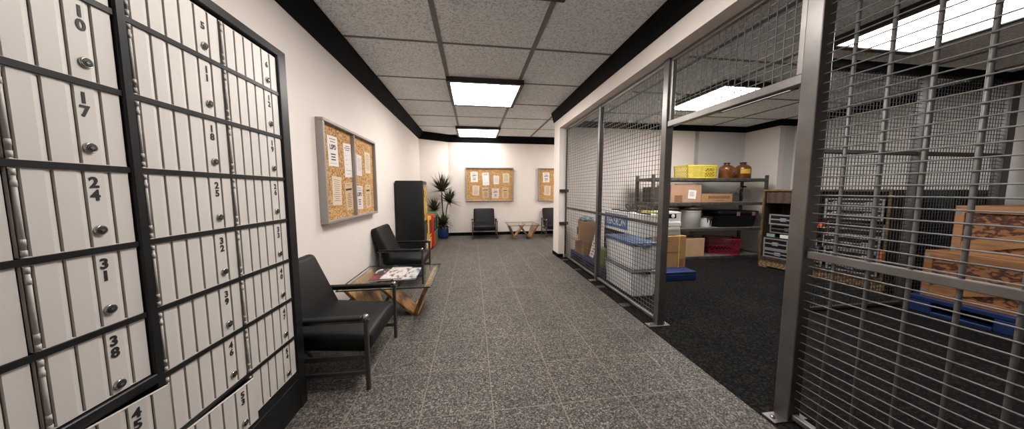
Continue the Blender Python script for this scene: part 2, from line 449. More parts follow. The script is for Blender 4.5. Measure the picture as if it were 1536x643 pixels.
for ca, cb, cn in cols:
    w = cb-ca
    for i in range(8):
        za, zb = zs[i]+.0095, zs[i+1]-.0095
        if cn in ('edge', 'left') and i == 2: za = .756 if zb > .9 else za
        h = zb-za
        offs = [w+o for o in (-.397, -.335, -.28, -.225, -.168, -.107, -.047) if w+o > .02]
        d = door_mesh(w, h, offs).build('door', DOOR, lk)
        d.location = (LX-.011, ca, za)
        ang = 0
        if cn == 'left' and i == 1: ang = 10; d.location = (LX+.001, ca, za)
        if cn == 'mid' and i == 0: ang = 4.2; d.location = (LX-.001, ca, za)
        d.rotation_euler = (0, 0, R(-ang))
        if ang: d['label'] = 'slightly open white locker door'
        # lock
        zl = h - .176 if h > .2 else h-.15
        if cn == 'edge': continue
        if lockmesh is None:
            lo = lock_mb().build('lock', CHROME, d); lockmesh = lo.data
        else:
            lo = bpy.data.objects.new('lock', lockmesh); C.objects.link(lo); lo.parent = d
        yn = w-.075 if cn != 'left' else (w-.088 if i != 6 else w-.074)
        lo.location = (.0003, yn, zl)
        n = nums[cn][i]
        if n:
            text('number', '\n'.join(n), .043 if cn == 'left' else .039, INK, d, (.0012, yn, h-.054 if len(n) > 1 else h-.07), (PI/2, 0, PI/2), .88, .0015, 1.0)
        # hinge barrel at the hinge edge
        hb = MB()
        hb.tube([(.004, .006, .01), (.004, .006, h-.01)], .0042, 8)
        for q in (.012, .04, h-.04, h-.012): hb.tube([(.004, .006, q-.008), (.004, .006, q+.008)], .0052, 8)
        hb.build('hinge', mat('hinge_grey', (.44, .415, .39), .5), d)

# ------------------------------------------------------------------ lounge chairs
def make_chair(label):
    t = thing('lounge_chair', label, 'chair', (0, 0, 0), 0, 'black lounge chairs')
    # local: faces +x, front legs at x=0
    b = MB(); M = Matrix.Translation((0, 0, .255)) @ Matrix.Rotation(R(5), 4, 'Y')
    b.box((-.60, -.315, -.02), (-.005, .315, .125), .045, 4, M @ Matrix.Translation((0, 0, 0)))
    o = b.build('seat', LEATHER, t)
    b = MB(); M = Matrix.Translation((-.50, 0, .33)) @ Matrix.Rotation(R(-23), 4, 'Y')
    b.box((-.065, -.315, -.02), (.065, .315, .545), .05, 4, M)
    b.build('backrest', LEATHER, t)
    for s in (-1, 1):
        y = s*.352
        for x, tilt in ((-.012, 0), (-.60, 0)):
            MB().box((x-.014, y-.013, 0), (x+.014, y+.013, .515), .005, 2).build('leg', CHFRAME, t)
        MB().box((-.64, y-.011, .488), (.012, y+.011, .505), .003, 1).build('arm_rail', CHFRAME, t)
        b = MB(); b.box((-.62, y-.027, .505), (-.035, y+.027, .532), .012, 3); b.build('arm_pad', PAD, t)
        b = MB(); b.lathe([(.004, .0), (.02, .004), (.02, .03), (.008, .038)], 12, Matrix.Translation((-.012, y, .505))); b.build('arm_cap', CHROME, t)
        MB().box((-.60, y-.01, .225), (-.012, y+.01, .262), .003, 1).build('side_rail', CHFRAME, t)
        MB().box((-.60, y-.01, .115), (-.012, y+.01, .145), .003, 1).build('stretcher', CHFRAME, t)
        b = MB(); b.tube([(-.40, s*.29, .23), (-.60, s*.29, .50), (-.70, s*.29, .70)], .012, 8); b.build('back_support', CHFRAME, t)
    for lo, hi in (((-.05, -.342, .235), (-.026, .342, .262)), ((-.60, -.342, .225), (-.58, .342, .255)), ((-.62, -.342, .47), (-.60, .342, .495))):
        MB().box(lo, hi, .003, 1).build('cross_rail', CHFRAME, t)
    return t
ch = make_chair('black lounge chair beside the lockers, nearest of the four')
ch.location = (-.725, 2.34, 0)
for loc, rz, lab in (((-.735, 4.595, 0), 0, 'black lounge chair between the coffee table with magazines and the tall black cabinet'),
                     ((.34, 7.995, 0), -PI/2, 'black lounge chair facing forward under the full corkboard on the far wall'),
                     ((2.50, 7.995, 0), -PI/2, 'black lounge chair on the far wall half hidden by the cage jamb')):
    c = copy_tree(ch); c.location = loc; c.rotation_euler = (0, 0, rz); c['label'] = lab

# ------------------------------------------------------------------ coffee tables
def make_table(label):
    t = thing('coffee_table', label, 'coffee table', (0, 0, 0), 0, 'glass coffee tables')
    b = MB(); b.use(GLASS); b.box((-.447, -.455, .405), (.447, .455, .416))
    b.use(GLASSEDGE)
    for lo, hi in (((-.449, -.457, .4045), (.449, -.453, .4165)), ((-.449, .453, .4045), (.449, .457, .4165)), ((-.449, -.453, .4045), (-.445, .453, .4165)), ((.445, -.453, .4045), (.449, .453, .4165))):
        b.box(lo, hi)
    b.build('glass_top', None, t)
    def plank(name, foot, top, yf, yt, th=.045):
        """tapered slab standing on a foot line, leaning to its top line (x positions), y ranges"""
        bm = bmesh.new(); fz, tz = 0.0, .404
        vs = []
        for x, z, (ya, yb), dx in ((foot, fz, yf, th), (top, tz, yt, th)):
            vs.append([bm.verts.new((x-dx/2, ya, z)), bm.verts.new((x+dx/2, ya, z)), bm.verts.new((x+dx/2, yb, z)), bm.verts.new((x-dx/2, yb, z))])
        A, B = vs
        bm.faces.new(A[::-1]); bm.faces.new(B)
        for i in range(4): bm.faces.new((A[i], A[(i+1) % 4], B[(i+1) % 4], B[i]))
        bmesh.ops.bevel(bm, geom=list(bm.edges), offset=.006, segments=1, affect='EDGES')
        mb = MB(); mb._add(bm); return mb.build(name, WOOD, t)
    for s in (-1, 1):
        plank('wood_slab', s*.225, s*.40, (-.17, .19), (-.40, .36))          # outer arm
        plank('wood_brace', s*.215, -s*.10, (-.17, .06) if s > 0 else (-.02, .19), (-.34, -.03) if s > 0 else (.03, .34), .045)   # crossing inner arms
        b = MB(); b.box((s*.225-.045, -.175, 0), (s*.225+.045, .195, .03), .008, 1); b.build('foot_block', WOOD, t)
    return t
tb = make_table('glass coffee table on slanted wooden base with magazines by the left wall'); tb.location = (-.882, 3.328, 0)
t2 = copy_tree(tb); t2.location = (1.42, 8.10, 0); t2['label'] = 'empty glass coffee table on slanted wooden base by the far wall'
# magazines
def page_mat(name, base, cols, scale):
    m, nt, b = new_mat(name)
    tc = nt.nodes.new('ShaderNodeTexCoord'); v = nt.nodes.new('ShaderNodeTexVoronoi'); v.distance = 'CHEBYCHEV'
    mp = nt.nodes.new('ShaderNodeMapping'); mp.inputs['Scale'].default_value = (1, .55, 1)
    nt.links.new(tc.outputs['Object'], mp.inputs['Vector']); nt.links.new(mp.outputs[0], v.inputs['Vector'])
    v.inputs['Scale'].default_value = scale
    sp = nt.nodes.new('ShaderNodeSeparateColor'); nt.links.new(v.outputs['Color'], sp.inputs[0])
    r = nt.nodes.new('ShaderNodeValToRGB'); r.color_ramp.interpolation = 'CONSTANT'
    while len(r.color_ramp.elements) < len(cols)+1: r.color_ramp.elements.new(.5)
    for i, c in enumerate([base]+cols):
        r.color_ramp.elements[i].position = 0 if i == 0 else .4 + .6*(i-1)/len(cols); r.color_ramp.elements[i].color = (*c, 1)
    nt.links.new(sp.outputs[0], r.inputs['Fac']); nt.links.new(r.outputs[0], b.inputs['Base Color'])
    b.inputs['Roughness'].default_value = .35
    return m
for x, y, rz, z, lab, base, cs in ((-1.02, 3.36, 4, .4165, 'glossy dark magazine with red pictures, leftmost on the glass table', (.02, .02, .022), [(.45, .02, .05), (.06, .05, .05), (.6, .5, .45), (.3, .02, .04)]),
                               (-.885, 3.37, -3, .4265, 'glossy white magazine in the middle of the glass table', (.62, .60, .58), [(.45, .05, .06), (.12, .12, .12), (.5, .45, .3), (.66, .64, .62)]),
                               (-.755, 3.36, 2, .4165, 'glossy magazine with blue pictures, rightmost on the glass table', (.58, .57, .55), [(.08, .16, .35), (.10, .10, .10), (.45, .40, .12), (.35, .42, .5)])):
    t = thing('magazine', lab, 'magazine', (x, y, z), R(rz), 'magazines on the glass table')
    MB().box((-.115, -.225, 0), (.115, .225, .009)).build('pages', mat('page_edge', (.6, .58, .55), .7), t)
    MB().box((-.117, -.227, .009), (.117, .227, .010)).build('cover', page_mat('cover_'+str(x), base, cs, 30), t)

# ------------------------------------------------------------------ corkboards and notices
RX = (PI/2, 0, PI/2)
def make_board(label, loc, rz):
    # local: faces -y, x along width, centred
    t = thing('corkboard', label, 'notice board', loc, rz, 'corkboards')
    W, H, D = .735, .515, .072; w = .03
    b = MB()
    for lo, hi in (((-W, -D, -H), (W, 0, -H+w)), ((-W, -D, H-w), (W, 0, H)), ((-W, -D, -H+w), (-W+w, 0, H-w)), ((W-w, -D, -H+w), (W, 0, H-w))):
        b.box(lo, hi, .004, 1)
    b.build('frame', ALU, t)
    MB().box((-W+w, -.030, -H+w), (W-w, -.004, H-w)).build('cork_panel', CORK, t)
    MB().box((-.011, -D+.006, -H+w), (.011, -.030, H-w), .002, 1).build('centre_bar', ALU, t)
    return t
NOTICE = [ # x, z, w, h, mat, tilt, kind, description
    (-.475, .225, .215, .31, PAPER, -2, 'big', 'white notice with big bold heading at upper left'),
    (-.125, .165, .20, .385, PAPER, -3, 'form', 'long white form with heading lines on top'),
    (.20, .137, .17, .265, PAPERP, 2, 'plain', 'small pinkish notice near top middle'),
    (.50, .196, .20, .285, PAPERC, -1, 'list', 'cream notice at upper right'),
    (-.43, -.187, .205, .305, PAPERC, 2, 'list', 'cream typed notice at lower left'),
    (-.135, -.25, .195, .32, PAPERT, -4, 'poster', 'tan poster with dark heading, left one,'),
    (.17, -.272, .215, .30, PAPERP, 1, 'big', 'pinkish notice with bold heading at lower middle'),
    (.475, -.262, .20, .32, PAPERT, -2, 'poster', 'tan poster with dark heading, right one,')]
GREYINK = mat('grey_ink', (.16, .14, .13), .7)
def notice(n, board, where):
    x, z, w, h, m, tilt, kind, desc = n
    Mw = Matrix.Translation(board.location) @ Matrix.Rotation(board.rotation_euler.z, 4, 'Z')
    p = Mw @ Vector((x, -.0312, z))
    t = thing('notice', desc + ' of ' + where, 'notice', p, board.rotation_euler.z, 'notices on the corkboards')
    t.rotation_euler = (0, R(tilt), board.rotation_euler.z)
    MB().box((-w/2, -.0012, -h/2), (w/2, 0, h/2)).build('sheet', m, t)
    def lines(zt, n, wd, dz, hh, mm=GREYINK, nm='printing', x0=0):
        b = MB(); rnd = random.Random(int((x+z)*1000)+n)
        for k in range(n):
            ww = wd*rnd.uniform(.6, 1)
            b.box((x0-ww/2, -.0018, zt-k*dz-hh/2), (x0+ww/2, -.0011, zt-k*dz+hh/2))
        b.build(nm, mm, t)
    if kind == 'big':
        lines(h*.40, 2, w*.8, .028, .008)
        text('heading', 'LSPD', .068, INK, t, (0, -.0022, h*.13), (PI/2, 0, 0), 1, .002, .92)
        lines(-h*.10, 3, w*.5, .028, .012, INK, 'bold_lines')
        lines(-h*.40, 1, w*.7, .02, .003)
    elif kind == 'form':
        lines(h*.42, 3, w*.85, .022, .009)
        lines(h*.14, 4, w*.3, .05, .003, x0=-w*.2)
        lines(-h*.3, 2, w*.8, .04, .004)
    elif kind == 'plain': lines(h*.3, 9, w*.7, .018, .003)
    elif kind == 'list': lines(h*.38, 11, w*.75, h*.072, .005)
    else:
        lines(h*.42, 1, w*.6, .02, .007)
        lines(h*.25, 1, w*.95, .02, .022, INK, 'heading')
        lines(h*.08, 8, w*.62, h*.066, .008)
bd1 = make_board('grey framed corkboard on the left wall above the chairs', (XL, 3.69, 1.572), PI/2)
bd2 = make_board('full grey framed corkboard on the far wall above the lounge chair', (.532, YF, 1.572), 0)
bd3 = make_board('corkboard on the far wall cut off by the cage jamb', (2.785, YF, 1.572), 0)
for bd, where, lst in ((bd1, 'the corkboard on the left wall', NOTICE), (bd2, 'the full far corkboard', NOTICE),
                       (bd3, 'the half hidden far corkboard', [NOTICE[i] for i in (0, 1, 4, 5)])):
    for n in lst: notice(n, bd, where)

# ------------------------------------------------------------------ tall black cabinet and newspaper boxes
t = thing('vending_machine', 'tall black vending machine with yellow lettering strip against the left wall', 'vending machine', (-1.20, 5.80, 0))
MB().box((-.25, -.235, .03), (.265, .235, 1.575), .025, 3).build('body', mat('machine_black', (.009, .0095, .010), .5, spec=.3), t)
b = MB(); b.box((.266, -.18, .80), (.272, .18, 1.50), .004, 1); b.build('lettering_panel', speckle_mat('yellow_script', [(0, (.02, .015, .01)), (.42, (.05, .03, .01)), (.5, (.55, .32, .05)), (1, (.70, .45, .10))], 9, .4, mixnoise=.9), t)
b = MB(); b.box((.266, -.18, .12), (.272, .18, .72), .004, 1); b.build('picture_panel', page_mat('snack_pictures', (.02, .02, .02), [(.7, .35, .04), (.5, .06, .04), (.65, .5, .35), (.08, .05, .05)], 6), t)
MB().box((-.24, -.21, 0), (.24, .21, .03)).build('plinth', BLACKP, t)
for y, m, lab, h in ((6.62, YELLOW, 'yellow newspaper box beside the black vending machine', .80), (7.00, RED, 'red newspaper box between the yellow and green boxes', .82), (7.38, GREEN, 'green newspaper box nearest the potted plant', .84)):
    t = thing('newspaper_box', lab, 'newspaper box', (-1.235, y, 0), 0, 'newspaper boxes along the left wall')
    f_ = .265 if m is YELLOW else .315
    MB().box((-.205, -.175, .04), (f_, .175, h), .02, 3).build('body', m, t)
    MB().box((-.2, -.16, 0), (.24, .16, .04)).build('base', BLACKP, t)
    MB().box((f_, -.14, .40), (f_+.007, .14, h-.08), .003, 1).build('window', mat('newsbox_window', (.03, .03, .03), .1), t)
    MB().box((f_, -.1, .34), (f_+.018, .1, .36), .004, 1).build('handle', CHROME, t)

# ------------------------------------------------------------------ potted yucca
t = thing('potted_yucca', 'spiky yucca in a blue pot in the far left corner', 'potted plant', (-.86, 8.33, 0))
MB().lathe([(.105, 0), (.125, .005), (.148, .08), (.16, .2), (.157, .30), (.146, .345), (.135, .345), (.135, .31)], 28).build('pot', BLUEPOT, t)
MB().lathe([(.02, .30), (.134, .305), (.134, .312), (.01, .316)], 20).build('soil', SOIL, t)
def crown(c, axis, r, n, seed):
    rnd = random.Random(seed); b = MB(); axis = Vector(axis).normalized()
    q = Vector((0, 0, 1)).rotation_difference(axis).to_matrix()
    bm = bmesh.new()
    for k in range(n):
        a = 2*PI*k*.618+rnd.uniform(-.2, .2); el = rnd.uniform(-.05, 1)**.8 if False else rnd.uniform(0, 1)
        th = R(6 + 84*el); L = r*rnd.uniform(.8, 1.1)
        d = q @ Vector((math.cos(a)*math.sin(th), math.sin(a)*math.sin(th), math.cos(th)))
        s = d.cross(Vector((0, 0, 1)));
        if s.length < .01: s = Vector((1, 0, 0))
        s.normalize(); w = .034; base = Vector(c) + d*.02
        for it in range(12):
            tip = base + d*L
            if ((tip.x-.86+1.47)*.46 - (tip.y+8.33-8.29)*.76)/.888 > .05 and tip.y+8.33 < 8.70 and tip.x-.86 > -1.42: break
            L *= .85
        prev = None
        for j in range(5):
            f = j/4; p = base + d*(L*f) - Vector((0, 0, 1))*(.18*L*f*f*math.sin(th))
            ww = w*(0.7+1.2*f if f < .35 else 1.15*(1-f)+.03)
            up = d.cross(s)*.004*(1-f)
            cur = (bm.verts.new(p - s*ww), bm.verts.new(p + up), bm.verts.new(p + s*ww))
            if prev:
                for i in range(2):
                    fce = bm.faces.new((prev[i], prev[i+1], cur[i+1], cur[i])); fce.smooth = True
            prev = cur
    b._add(bm, None, True); return b
for pts, r, cr, n, ax, sd in (([(0, 0, .31), (.0, .0, .7), (-.015, -.03, 1.20), (-.01, -.04, 1.36)], .018, .56, 110, (0, -.1, 1), 1),
                          ([(.05, .02, .31), (.07, .02, .6), (.13, -.02, .95), (.17, -.03, 1.05)], .015,   .44, 90, (.35, -.15, 1), 2),
                          ([(-.05, .0, .31), (-.08, 0, .55), (-.17, -.03, .74), (-.22, -.03, .82)], .014, .38, 74, (-.45, -.1, 1), 3),
                          ([(.02, -.05, .31), (.04, -.06, .42)], .013, .38, 60, (.2, -.2, 1), 4),
                          ([(-.03, -.04, .31), (-.05, -.05, .40)], .013, .28, 46, (-.3, -.2, 1), 5)):
    MB().tube(pts, [r*1.1]+[r]*(len(pts)-2)+[r*.9], 8).build('trunk', TRUNK, t)
    crown(pts[-1], ax, cr, n, sd).build('leaf_crown', LEAF, t)

# ------------------------------------------------------------------ wire cage along the corridor (plane x = XC)
XC = 1.90
def wire_grid(b, a0, a1, z0, z1, da, dz, r, axis='y', c=XC, rz=None):
    rz = rz or r
    n = int(round((a1-a0)/da)); m = int(round((z1-z0)/dz))
    for k in range(1, n):
        a = a0+(a1-a0)*k/n
        if axis == 'y': b.box((c-r, a-r, z0), (c+r, a+r, z1))
        else: b.box((a-r, c-r, z0), (a+r, c+r, z1))
    for k in range(1, m):
        z = z0+(z1-z0)*k/m
        if axis == 'y': b.box((c-r, a0, z-rz), (c+r, a1, z+rz))
        else: b.box((a0, c-r, z-rz), (a1, c+r, z+rz))
def cage_panel(label, ya, yb, rails=(1.04,), post=None):
    t = thing('wire_partition', label, 'wire cage panel', (XC, (ya+yb)/2, 0), 0, 'wire cage panels along the corridor')
    o = -(ya+yb)/2
    b = MB(); b.box((-.018, ya+o, .03), (.018, yb+o, .062), .003, 1); b.build('bottom_rail', STEEL, t)
    b = MB(); b.box((-.02, ya+o, 2.595), (.02, yb+o, 2.635), .003, 1); b.build('top_rail', STEEL, t)
    for z in rails: MB().box((-.018, ya+o, z-.018), (.018, yb+o, z+.018), .003, 1).build('mid_rail', DKSTEEL, t)
    MB().box((-.016, ya+o, .03), (.016, ya+o+.022, 2.635), .003, 1).build('side_rail', DKSTEEL, t)
    MB().box((-.016, yb+o-.022, .03), (.016, yb+o, 2.635), .003, 1).build('side_rail', DKSTEEL, t)
    b = MB(); wire_grid(b, ya+o+.02, yb+o-.02, .06, 2.6, .05, .05, .0022, 'y', 0); b.build('wire_mesh', WIRE, t)
    return t
pA = cage_panel('far panel of the corridor cage, next to the white jamb', 4.085, 5.59)
pB = cage_panel('middle panel of the corridor cage, in front of the stacked white bins', 2.625, 4.015)
for z in (1.385, .715):
    MB().box((-.135, 5.545-pA.location.y, z-.028), (.045, 5.597-pA.location.y, z+.028), .004, 1).build('latch_plate', LFRAME, pA)
for ys, nm in (((5.35, 4.65), pA), ((3.75, 3.1), pB)):
    for y in ys:
        MB().box((-.135, y-.045-nm.location.y, 0), (-.012, y+.045-nm.location.y, .006), .002, 1).build('foot_plate', DKSTEEL, nm)
def post(y, label, w, m, h=2.645):
    t = thing('cage_post', label, 'steel post', (XC, y, 0), 0, 'square posts of the corridor cage')
    MB().box((-w, -w, .006), (w, w, h), .006, 2).build('upright', m, t)
    b = MB(); b.box((-.125, -.04, 0), (.105, .04, .007), .002, 1); b.build('base_plate', STEEL, t)
    b = MB()
    for x in (-.095, .08): b.lathe([(.012, .007), (.012, .014), (.004, .016)], 8, Matrix.Translation((x, 0, 0)))
    b.build('bolts', CHROME, t)
    return t
post(4.05, 'slim steel post between the two far cage panels', .032, POSTM)
post(2.585, 'steel post at the far side of the open cage doorway', .038, POSTM)
post(1.375, 'bright steel post at the near side of the open cage doorway', .042, POSTM)
# transom over the doorway
t = thing('transom_panel', 'wire mesh transom hanging above the open cage doorway', 'wire cage panel', (XC, 1.98, 2.03))
a, c = 1.42-1.98, 2.545-1.98
MB().box((-.03, a, -.03), (.03, c, .025), .004, 1).build('bottom_rail', STEEL, t)
MB().box((-.02, a, .575), (.02, c, .61), .004, 1).build('top_rail', STEEL, t)
MB().box((-.022, a, .025), (.022, a+.04, .575), .004, 1).build('side_rail', STEEL, t)
MB().box((-.022, c-.03, .025), (.022, c, .575), .004, 1).build('side_rail', STEEL, t)
b = MB(); wire_grid(b, a+.03, c-.03, .02, .58, .0525, .05, .0022, 'y', 0); b.build('wire_mesh', WIRE, t)
# near panel with heavy bars
t = thing('wire_partition', 'near panel of the corridor cage with thick upright bars, at the right edge', 'wire cage panel', (XC, 0, 0), 0, 'wire cage panels along the corridor')
ye = -1.2
b = MB(); b.box((-.018, ye, 1.005), (.018, 1.332, 1.045), .003, 1); b.build('mid_rail', STEEL, t)
MB().box((-.018, ye, .02), (.018, 1.332, .05), .003, 1).build('bottom_rail', STEEL, t)
MB().box((-.018, ye, 2.60), (.018, 1.332, 2.64), .003, 1).build('top_rail', STEEL, t)
b = MB()
z = .10
while z < 2.58:
    b.tube([(-.004, ye, z), (-.004, 1.333, z)], .0034, 6); z += .0505
b.build('wires', BARM, t)
y = 1.222
while y > ye:
    MB().tube([(.008, y, .03), (.008, y, 2.61)], .0082, 10).build('bar', BARM, t); y -= .131
MB().box((-.12, 1.06, 0), (.1, 1.14, .008), .002, 1).build('foot_plate', STEEL, t)
MB().box((-.012, 1.18, 0), (.06, 1.22, .008), .002, 1).build('foot_plate', STEEL, t)

# ------------------------------------------------------------------ inner mesh fence (plane y = YFN)
YFN = 2.64
t = thing('mesh_fence', 'dense dark mesh fence crossing the cage behind the near panel', 'fence', (0, YFN, 0))
fx0, fx1 = 3.82, 6.54
for x, w in ((5.16, .05), (6.46, .055)):
    MB().box((x-w, -.04, 0), (x+w, .04, 2.70), .005, 1).build('post', DKSTEEL, t)
MB().box((fx0-.03, -.02, 0), (fx0, .02, 2.7), .004, 1).build('post', DKSTEEL, t)
MB().box((fx0-.03, -.045, 2.69), (6.56, .045, 2.78), .004, 1).build('top_beam', BLACK, t)
MB().box((fx0, -.018, 1.80), (6.41, .018, 1.84), .003, 1).build('mid_rail', mat('fence_rail', (.06, .055, .05), .5, .4), t)
MB().box((fx0, -.02, .015), (6.41, .02, .05), .003, 1).build('bottom_rail', mat('fence_rail', (.06, .055, .05)), t)
for x0, x1 in ((fx0, 5.11), (5.21, 6.405)):
    b = MB(); wire_grid(b, x0, x1, .05, 2.69, .0445, .0445, .0026, 'x', 0); b.build('wire_mesh', WIRED, t)

# ------------------------------------------------------------------ storage shelf
t = thing('storage_shelf', 'long steel storage shelf against the back wall of the cage', 'shelf', (0, 0, 0))
sx0, sx1, sy0, sy1 = 3.46, 5.98, 5.03, 5.56
for x in (sx0, sx1):
    for y in (sy0, sy1):
        MB().box((x-.03, y-.02, 0), (x+.03, y+.02, 1.70), .004, 1).build('upright', SHELFM, t)
for zt in (1.635, 1.155, .635, .062):
    b = MB(); b.use(SHELFB); b.box((sx0+.03, sy0-.012, zt-.018), (sx1-.03, sy1+.012, zt))
    b.use(SHELFM); b.box((sx0+.03, sy0-.02, zt-.062), (sx1-.03, sy0+.012, zt-.006), .004, 1); b.box((sx0+.03, sy1-.012, zt-.062), (sx1-.03, sy1+.02, zt-.006), .004, 1)
    for x in (sx0, sx1): b.box((x-.028, sy0+.02, zt-.062), (x+.028, sy1-.02, zt-.006), .004, 1)
    b.build('shelf_board', None, t)
Z1, Z2, Z3, Z4 = 1.635, 1.155, .635, .062

def open_crate(name, label, m, loc, dx, dy, h, rz=0, flare=1.06, cell=.062):
    """lattice sided plastic crate"""
    t = thing(name, label, 'crate', loc, rz)
    def wall(p, q, nrm, nm):
        b = MB(); p = Vector(p); q = Vector(q); L = (q-p).length; d = (q-p)/L
        def pt(s, z): 
            f = 1+(flare-1)*z/h; v = p+d*s; return Vector((v.x*f, v.y*f, z))
        for z, r in ((.012, .012), (h-.015, .015), (h*.5, .006)):
            b.tube([pt(0, z), pt(L, z)], r, 4)
        for s in (0, L): b.tube([pt(s, 0), pt(s, h)], .014, 4)
        n = max(2, int(L/cell))
        for k in range(-int(h/cell)-1, n+1):
            for sg in (1, -1):
                s0 = k*cell; z0, z1 = .02, h-.03; s1 = s0+(z1-z0)
                a0, c0 = s0, z0; a1, c1 = s1, z1
                if a0 < 0: c0 += -a0; a0 = 0
                if a1 > L: c1 -= a1-L; a1 = L
                if a1-a0 < .01: continue
                if sg < 0: a0, a1 = L-a0, L-a1
                b.tube([pt(a0, c0), pt(a1, c1)], .0042, 4)
        return b.build(nm, m, t)
    X, Y = dx/2, dy/2
    wall((-X, -Y, 0), (X, -Y, 0), None, 'side_panel'); wall((-X, Y, 0), (X, Y, 0), None, 'side_panel')
    wall((-X, -Y, 0), (-X, Y, 0), None, 'end_panel'); wall((X, -Y, 0), (X, Y, 0), None, 'end_panel')
    MB().box((-X, -Y, 0), (X, Y, .012)).build('bottom', m, t)
    return t
open_crate('plastic_crate', 'yellow lattice crate on the top shelf', YCRATE, (4.55, 5.28, Z1), .62, .36, .262, 0, 1.05)
open_crate('plastic_crate', 'dark red lattice crate on the bottom shelf', RCRATE, (5.24, 5.27, Z4), .52, .38, .34, R(-28), 1.08)
def jug(label, x, y, z, m, h=.30, r=.125, lab=False, dark=False):
    t = thing('jug', label, 'jug', (x, y, z), 0, 'jugs on the storage shelf')
    MB().lathe([(r*.9, 0), (r, .01), (r, h*.62), (r*.93, h*.72), (r*.6, h*.82), (r*.36, h*.87), (r*.34, h*.93), (r*.40, h*.94)], 24).build('bottle', m, t)
    MB().lathe([(r*.40, h*.925), (r*.43, h*.93), (r*.43, h*1.0), (r*.36, h*1.01)], 16).build('cap', mat('jug_cap', (.02, .012, .01), .4), t)
    if lab:
        b = MB(); n = 8
        for k in range(n):
            a0 = PI+.5+k*.16; a1 = a0+.16
            b.face([((r+.002)*math.cos(a), (r+.002)*math.sin(a), zz) for a, zz in ((a0, h*.3), (a1, h*.3), (a1, h*.58), (a0, h*.58))])
        b.build('paper_label', mat('jug_label', (.62, .36, .05), .7), t)
    return t
jug('brown glass jug without label on the top shelf, next to the small dark cone', 5.225, 5.22, Z1, AMBER, .32, .135)
jug('brown glass jug with yellow label at the right end of the top shelf', 5.61, 5.22, Z1, AMBER, .335, .142, True)
t = thing('flower_pot', 'small dark brown upturned pot beside the yellow crate on the top shelf', 'pot', (4.995, 5.39, Z1))
MB().lathe([(.095, 0), (.095, .03), (.09, .035), (.072, .22), (.06, .225)], 20).build('body', mat('pot_brown', (.085, .04, .025), .6), t)
# clear handled jug
t = thing('jug', 'clear glass jug with loop handle standing alone on the second shelf', 'jug', (5.66, 5.22, Z2), 0, 'jugs on the storage shelf')
MB().lathe([(.125, 0), (.135, .012), (.135, .17), (.12, .215), (.075, .255), (.04, .275), (.036, .305), (.042, .307)], 24, close=False).build('bottle', CLEARJ, t)
MB().lathe([(.042, .298), (.046, .30), (.046, .325), (.04, .33)], 14).build('cap', BLACKP, t)
MB().tube([(-.04, 0, .285), (-.10, 0, .29), (-.145, 0, .25), (-.15, 0, .20), (-.132, 0, .16)], .011, 8).build('handle', mat('jug_clear', (.42, .42, .40)), t)
def carton(label, lo, hi, m, cat='cardboard box', rz=0, name='cardboard_box', group='cardboard boxes', tape=None):
    c = ((lo[0]+hi[0])/2, (lo[1]+hi[1])/2, lo[2]); dx, dy, h = hi[0]-lo[0], hi[1]-lo[1], hi[2]-lo[2]
    t = thing(name, label, cat, c, rz, group)
    MB().box((-dx/2, -dy/2, 0), (dx/2, dy/2, h), .004, 1).build('carton', m, t)
    b = MB(); b.box((-dx/2-.0015, -.006, h-.06), (dx/2+.0015, .006, h+.0015)); b.build('flap_seam', DKTAPE, t)
    t['_d'] = 0; del t['_d']
    return t, dx, dy, h
t, dx, dy, h = carton('pinkish cardboard box with white shipping sticker on the second shelf', (3.86, 5.06, Z2), (4.53, 5.50, Z2+.345), CARDP)
b = MB(); b.box((-.085, -dy/2-.003, .05), (.085, -dy/2-.0005, .22), M=Matrix.Translation((.12, 0, .02)) @ Matrix.Rotation(R(5), 4, 'Y')); b.build('shipping_label', PAPER, t)
b = MB(); b.box((-.25, -dy/2-.002, .0), (-.08, -dy/2-.0005, .14)); b.build('stain', mat('card_stain', (.22, .10, .05), .8), t)
b = MB()
for k in range(4): b.box((.07, -dy/2-.004, .12+.025*k), (.17, -dy/2-.003, .13+.025*k))
b.build('print', GREYINK, t)
MB().box((-.2, -.2, h), (.16, -.19+.05, h+.012), .002, 1).build('loose_flap', CARD, t)
t, dx, dy, h = carton('low cardboard box with dark scribbled lettering on the second shelf', (4.55, 5.06, Z2), (5.24, 5.40, Z2+.165), CARD)
b = MB(); rnd = random.Random(3)
for k in range(9):
    x = -.2+k*.055; b.tube([(x, -dy/2-.001, .07+rnd.uniform(-.01, .01)), (x+.015, -dy/2-.001, .13), (x+.03, -dy/2-.001, .075), (x+.05, -dy/2-.001, .12)], .005, 4)
for k in range(5): b.box((-.03+k*.04, -dy/2-.002, .025), (-.005+k*.04, -dy/2-.0005, .037))
b.build('scribbled_lettering', DKTAPE, t)
carton('small dark cardboard box at the left end of the second shelf', (3.50, 5.1, Z2), (3.64, 5.42, Z2+.30), mat('box_dark', (.06, .04, .035), .8))
carton('pale cardboard box on the bottom shelf beside the red crate', (4.10, 5.05, Z4), (4.66, 5.46, Z4+.36), CARDL)
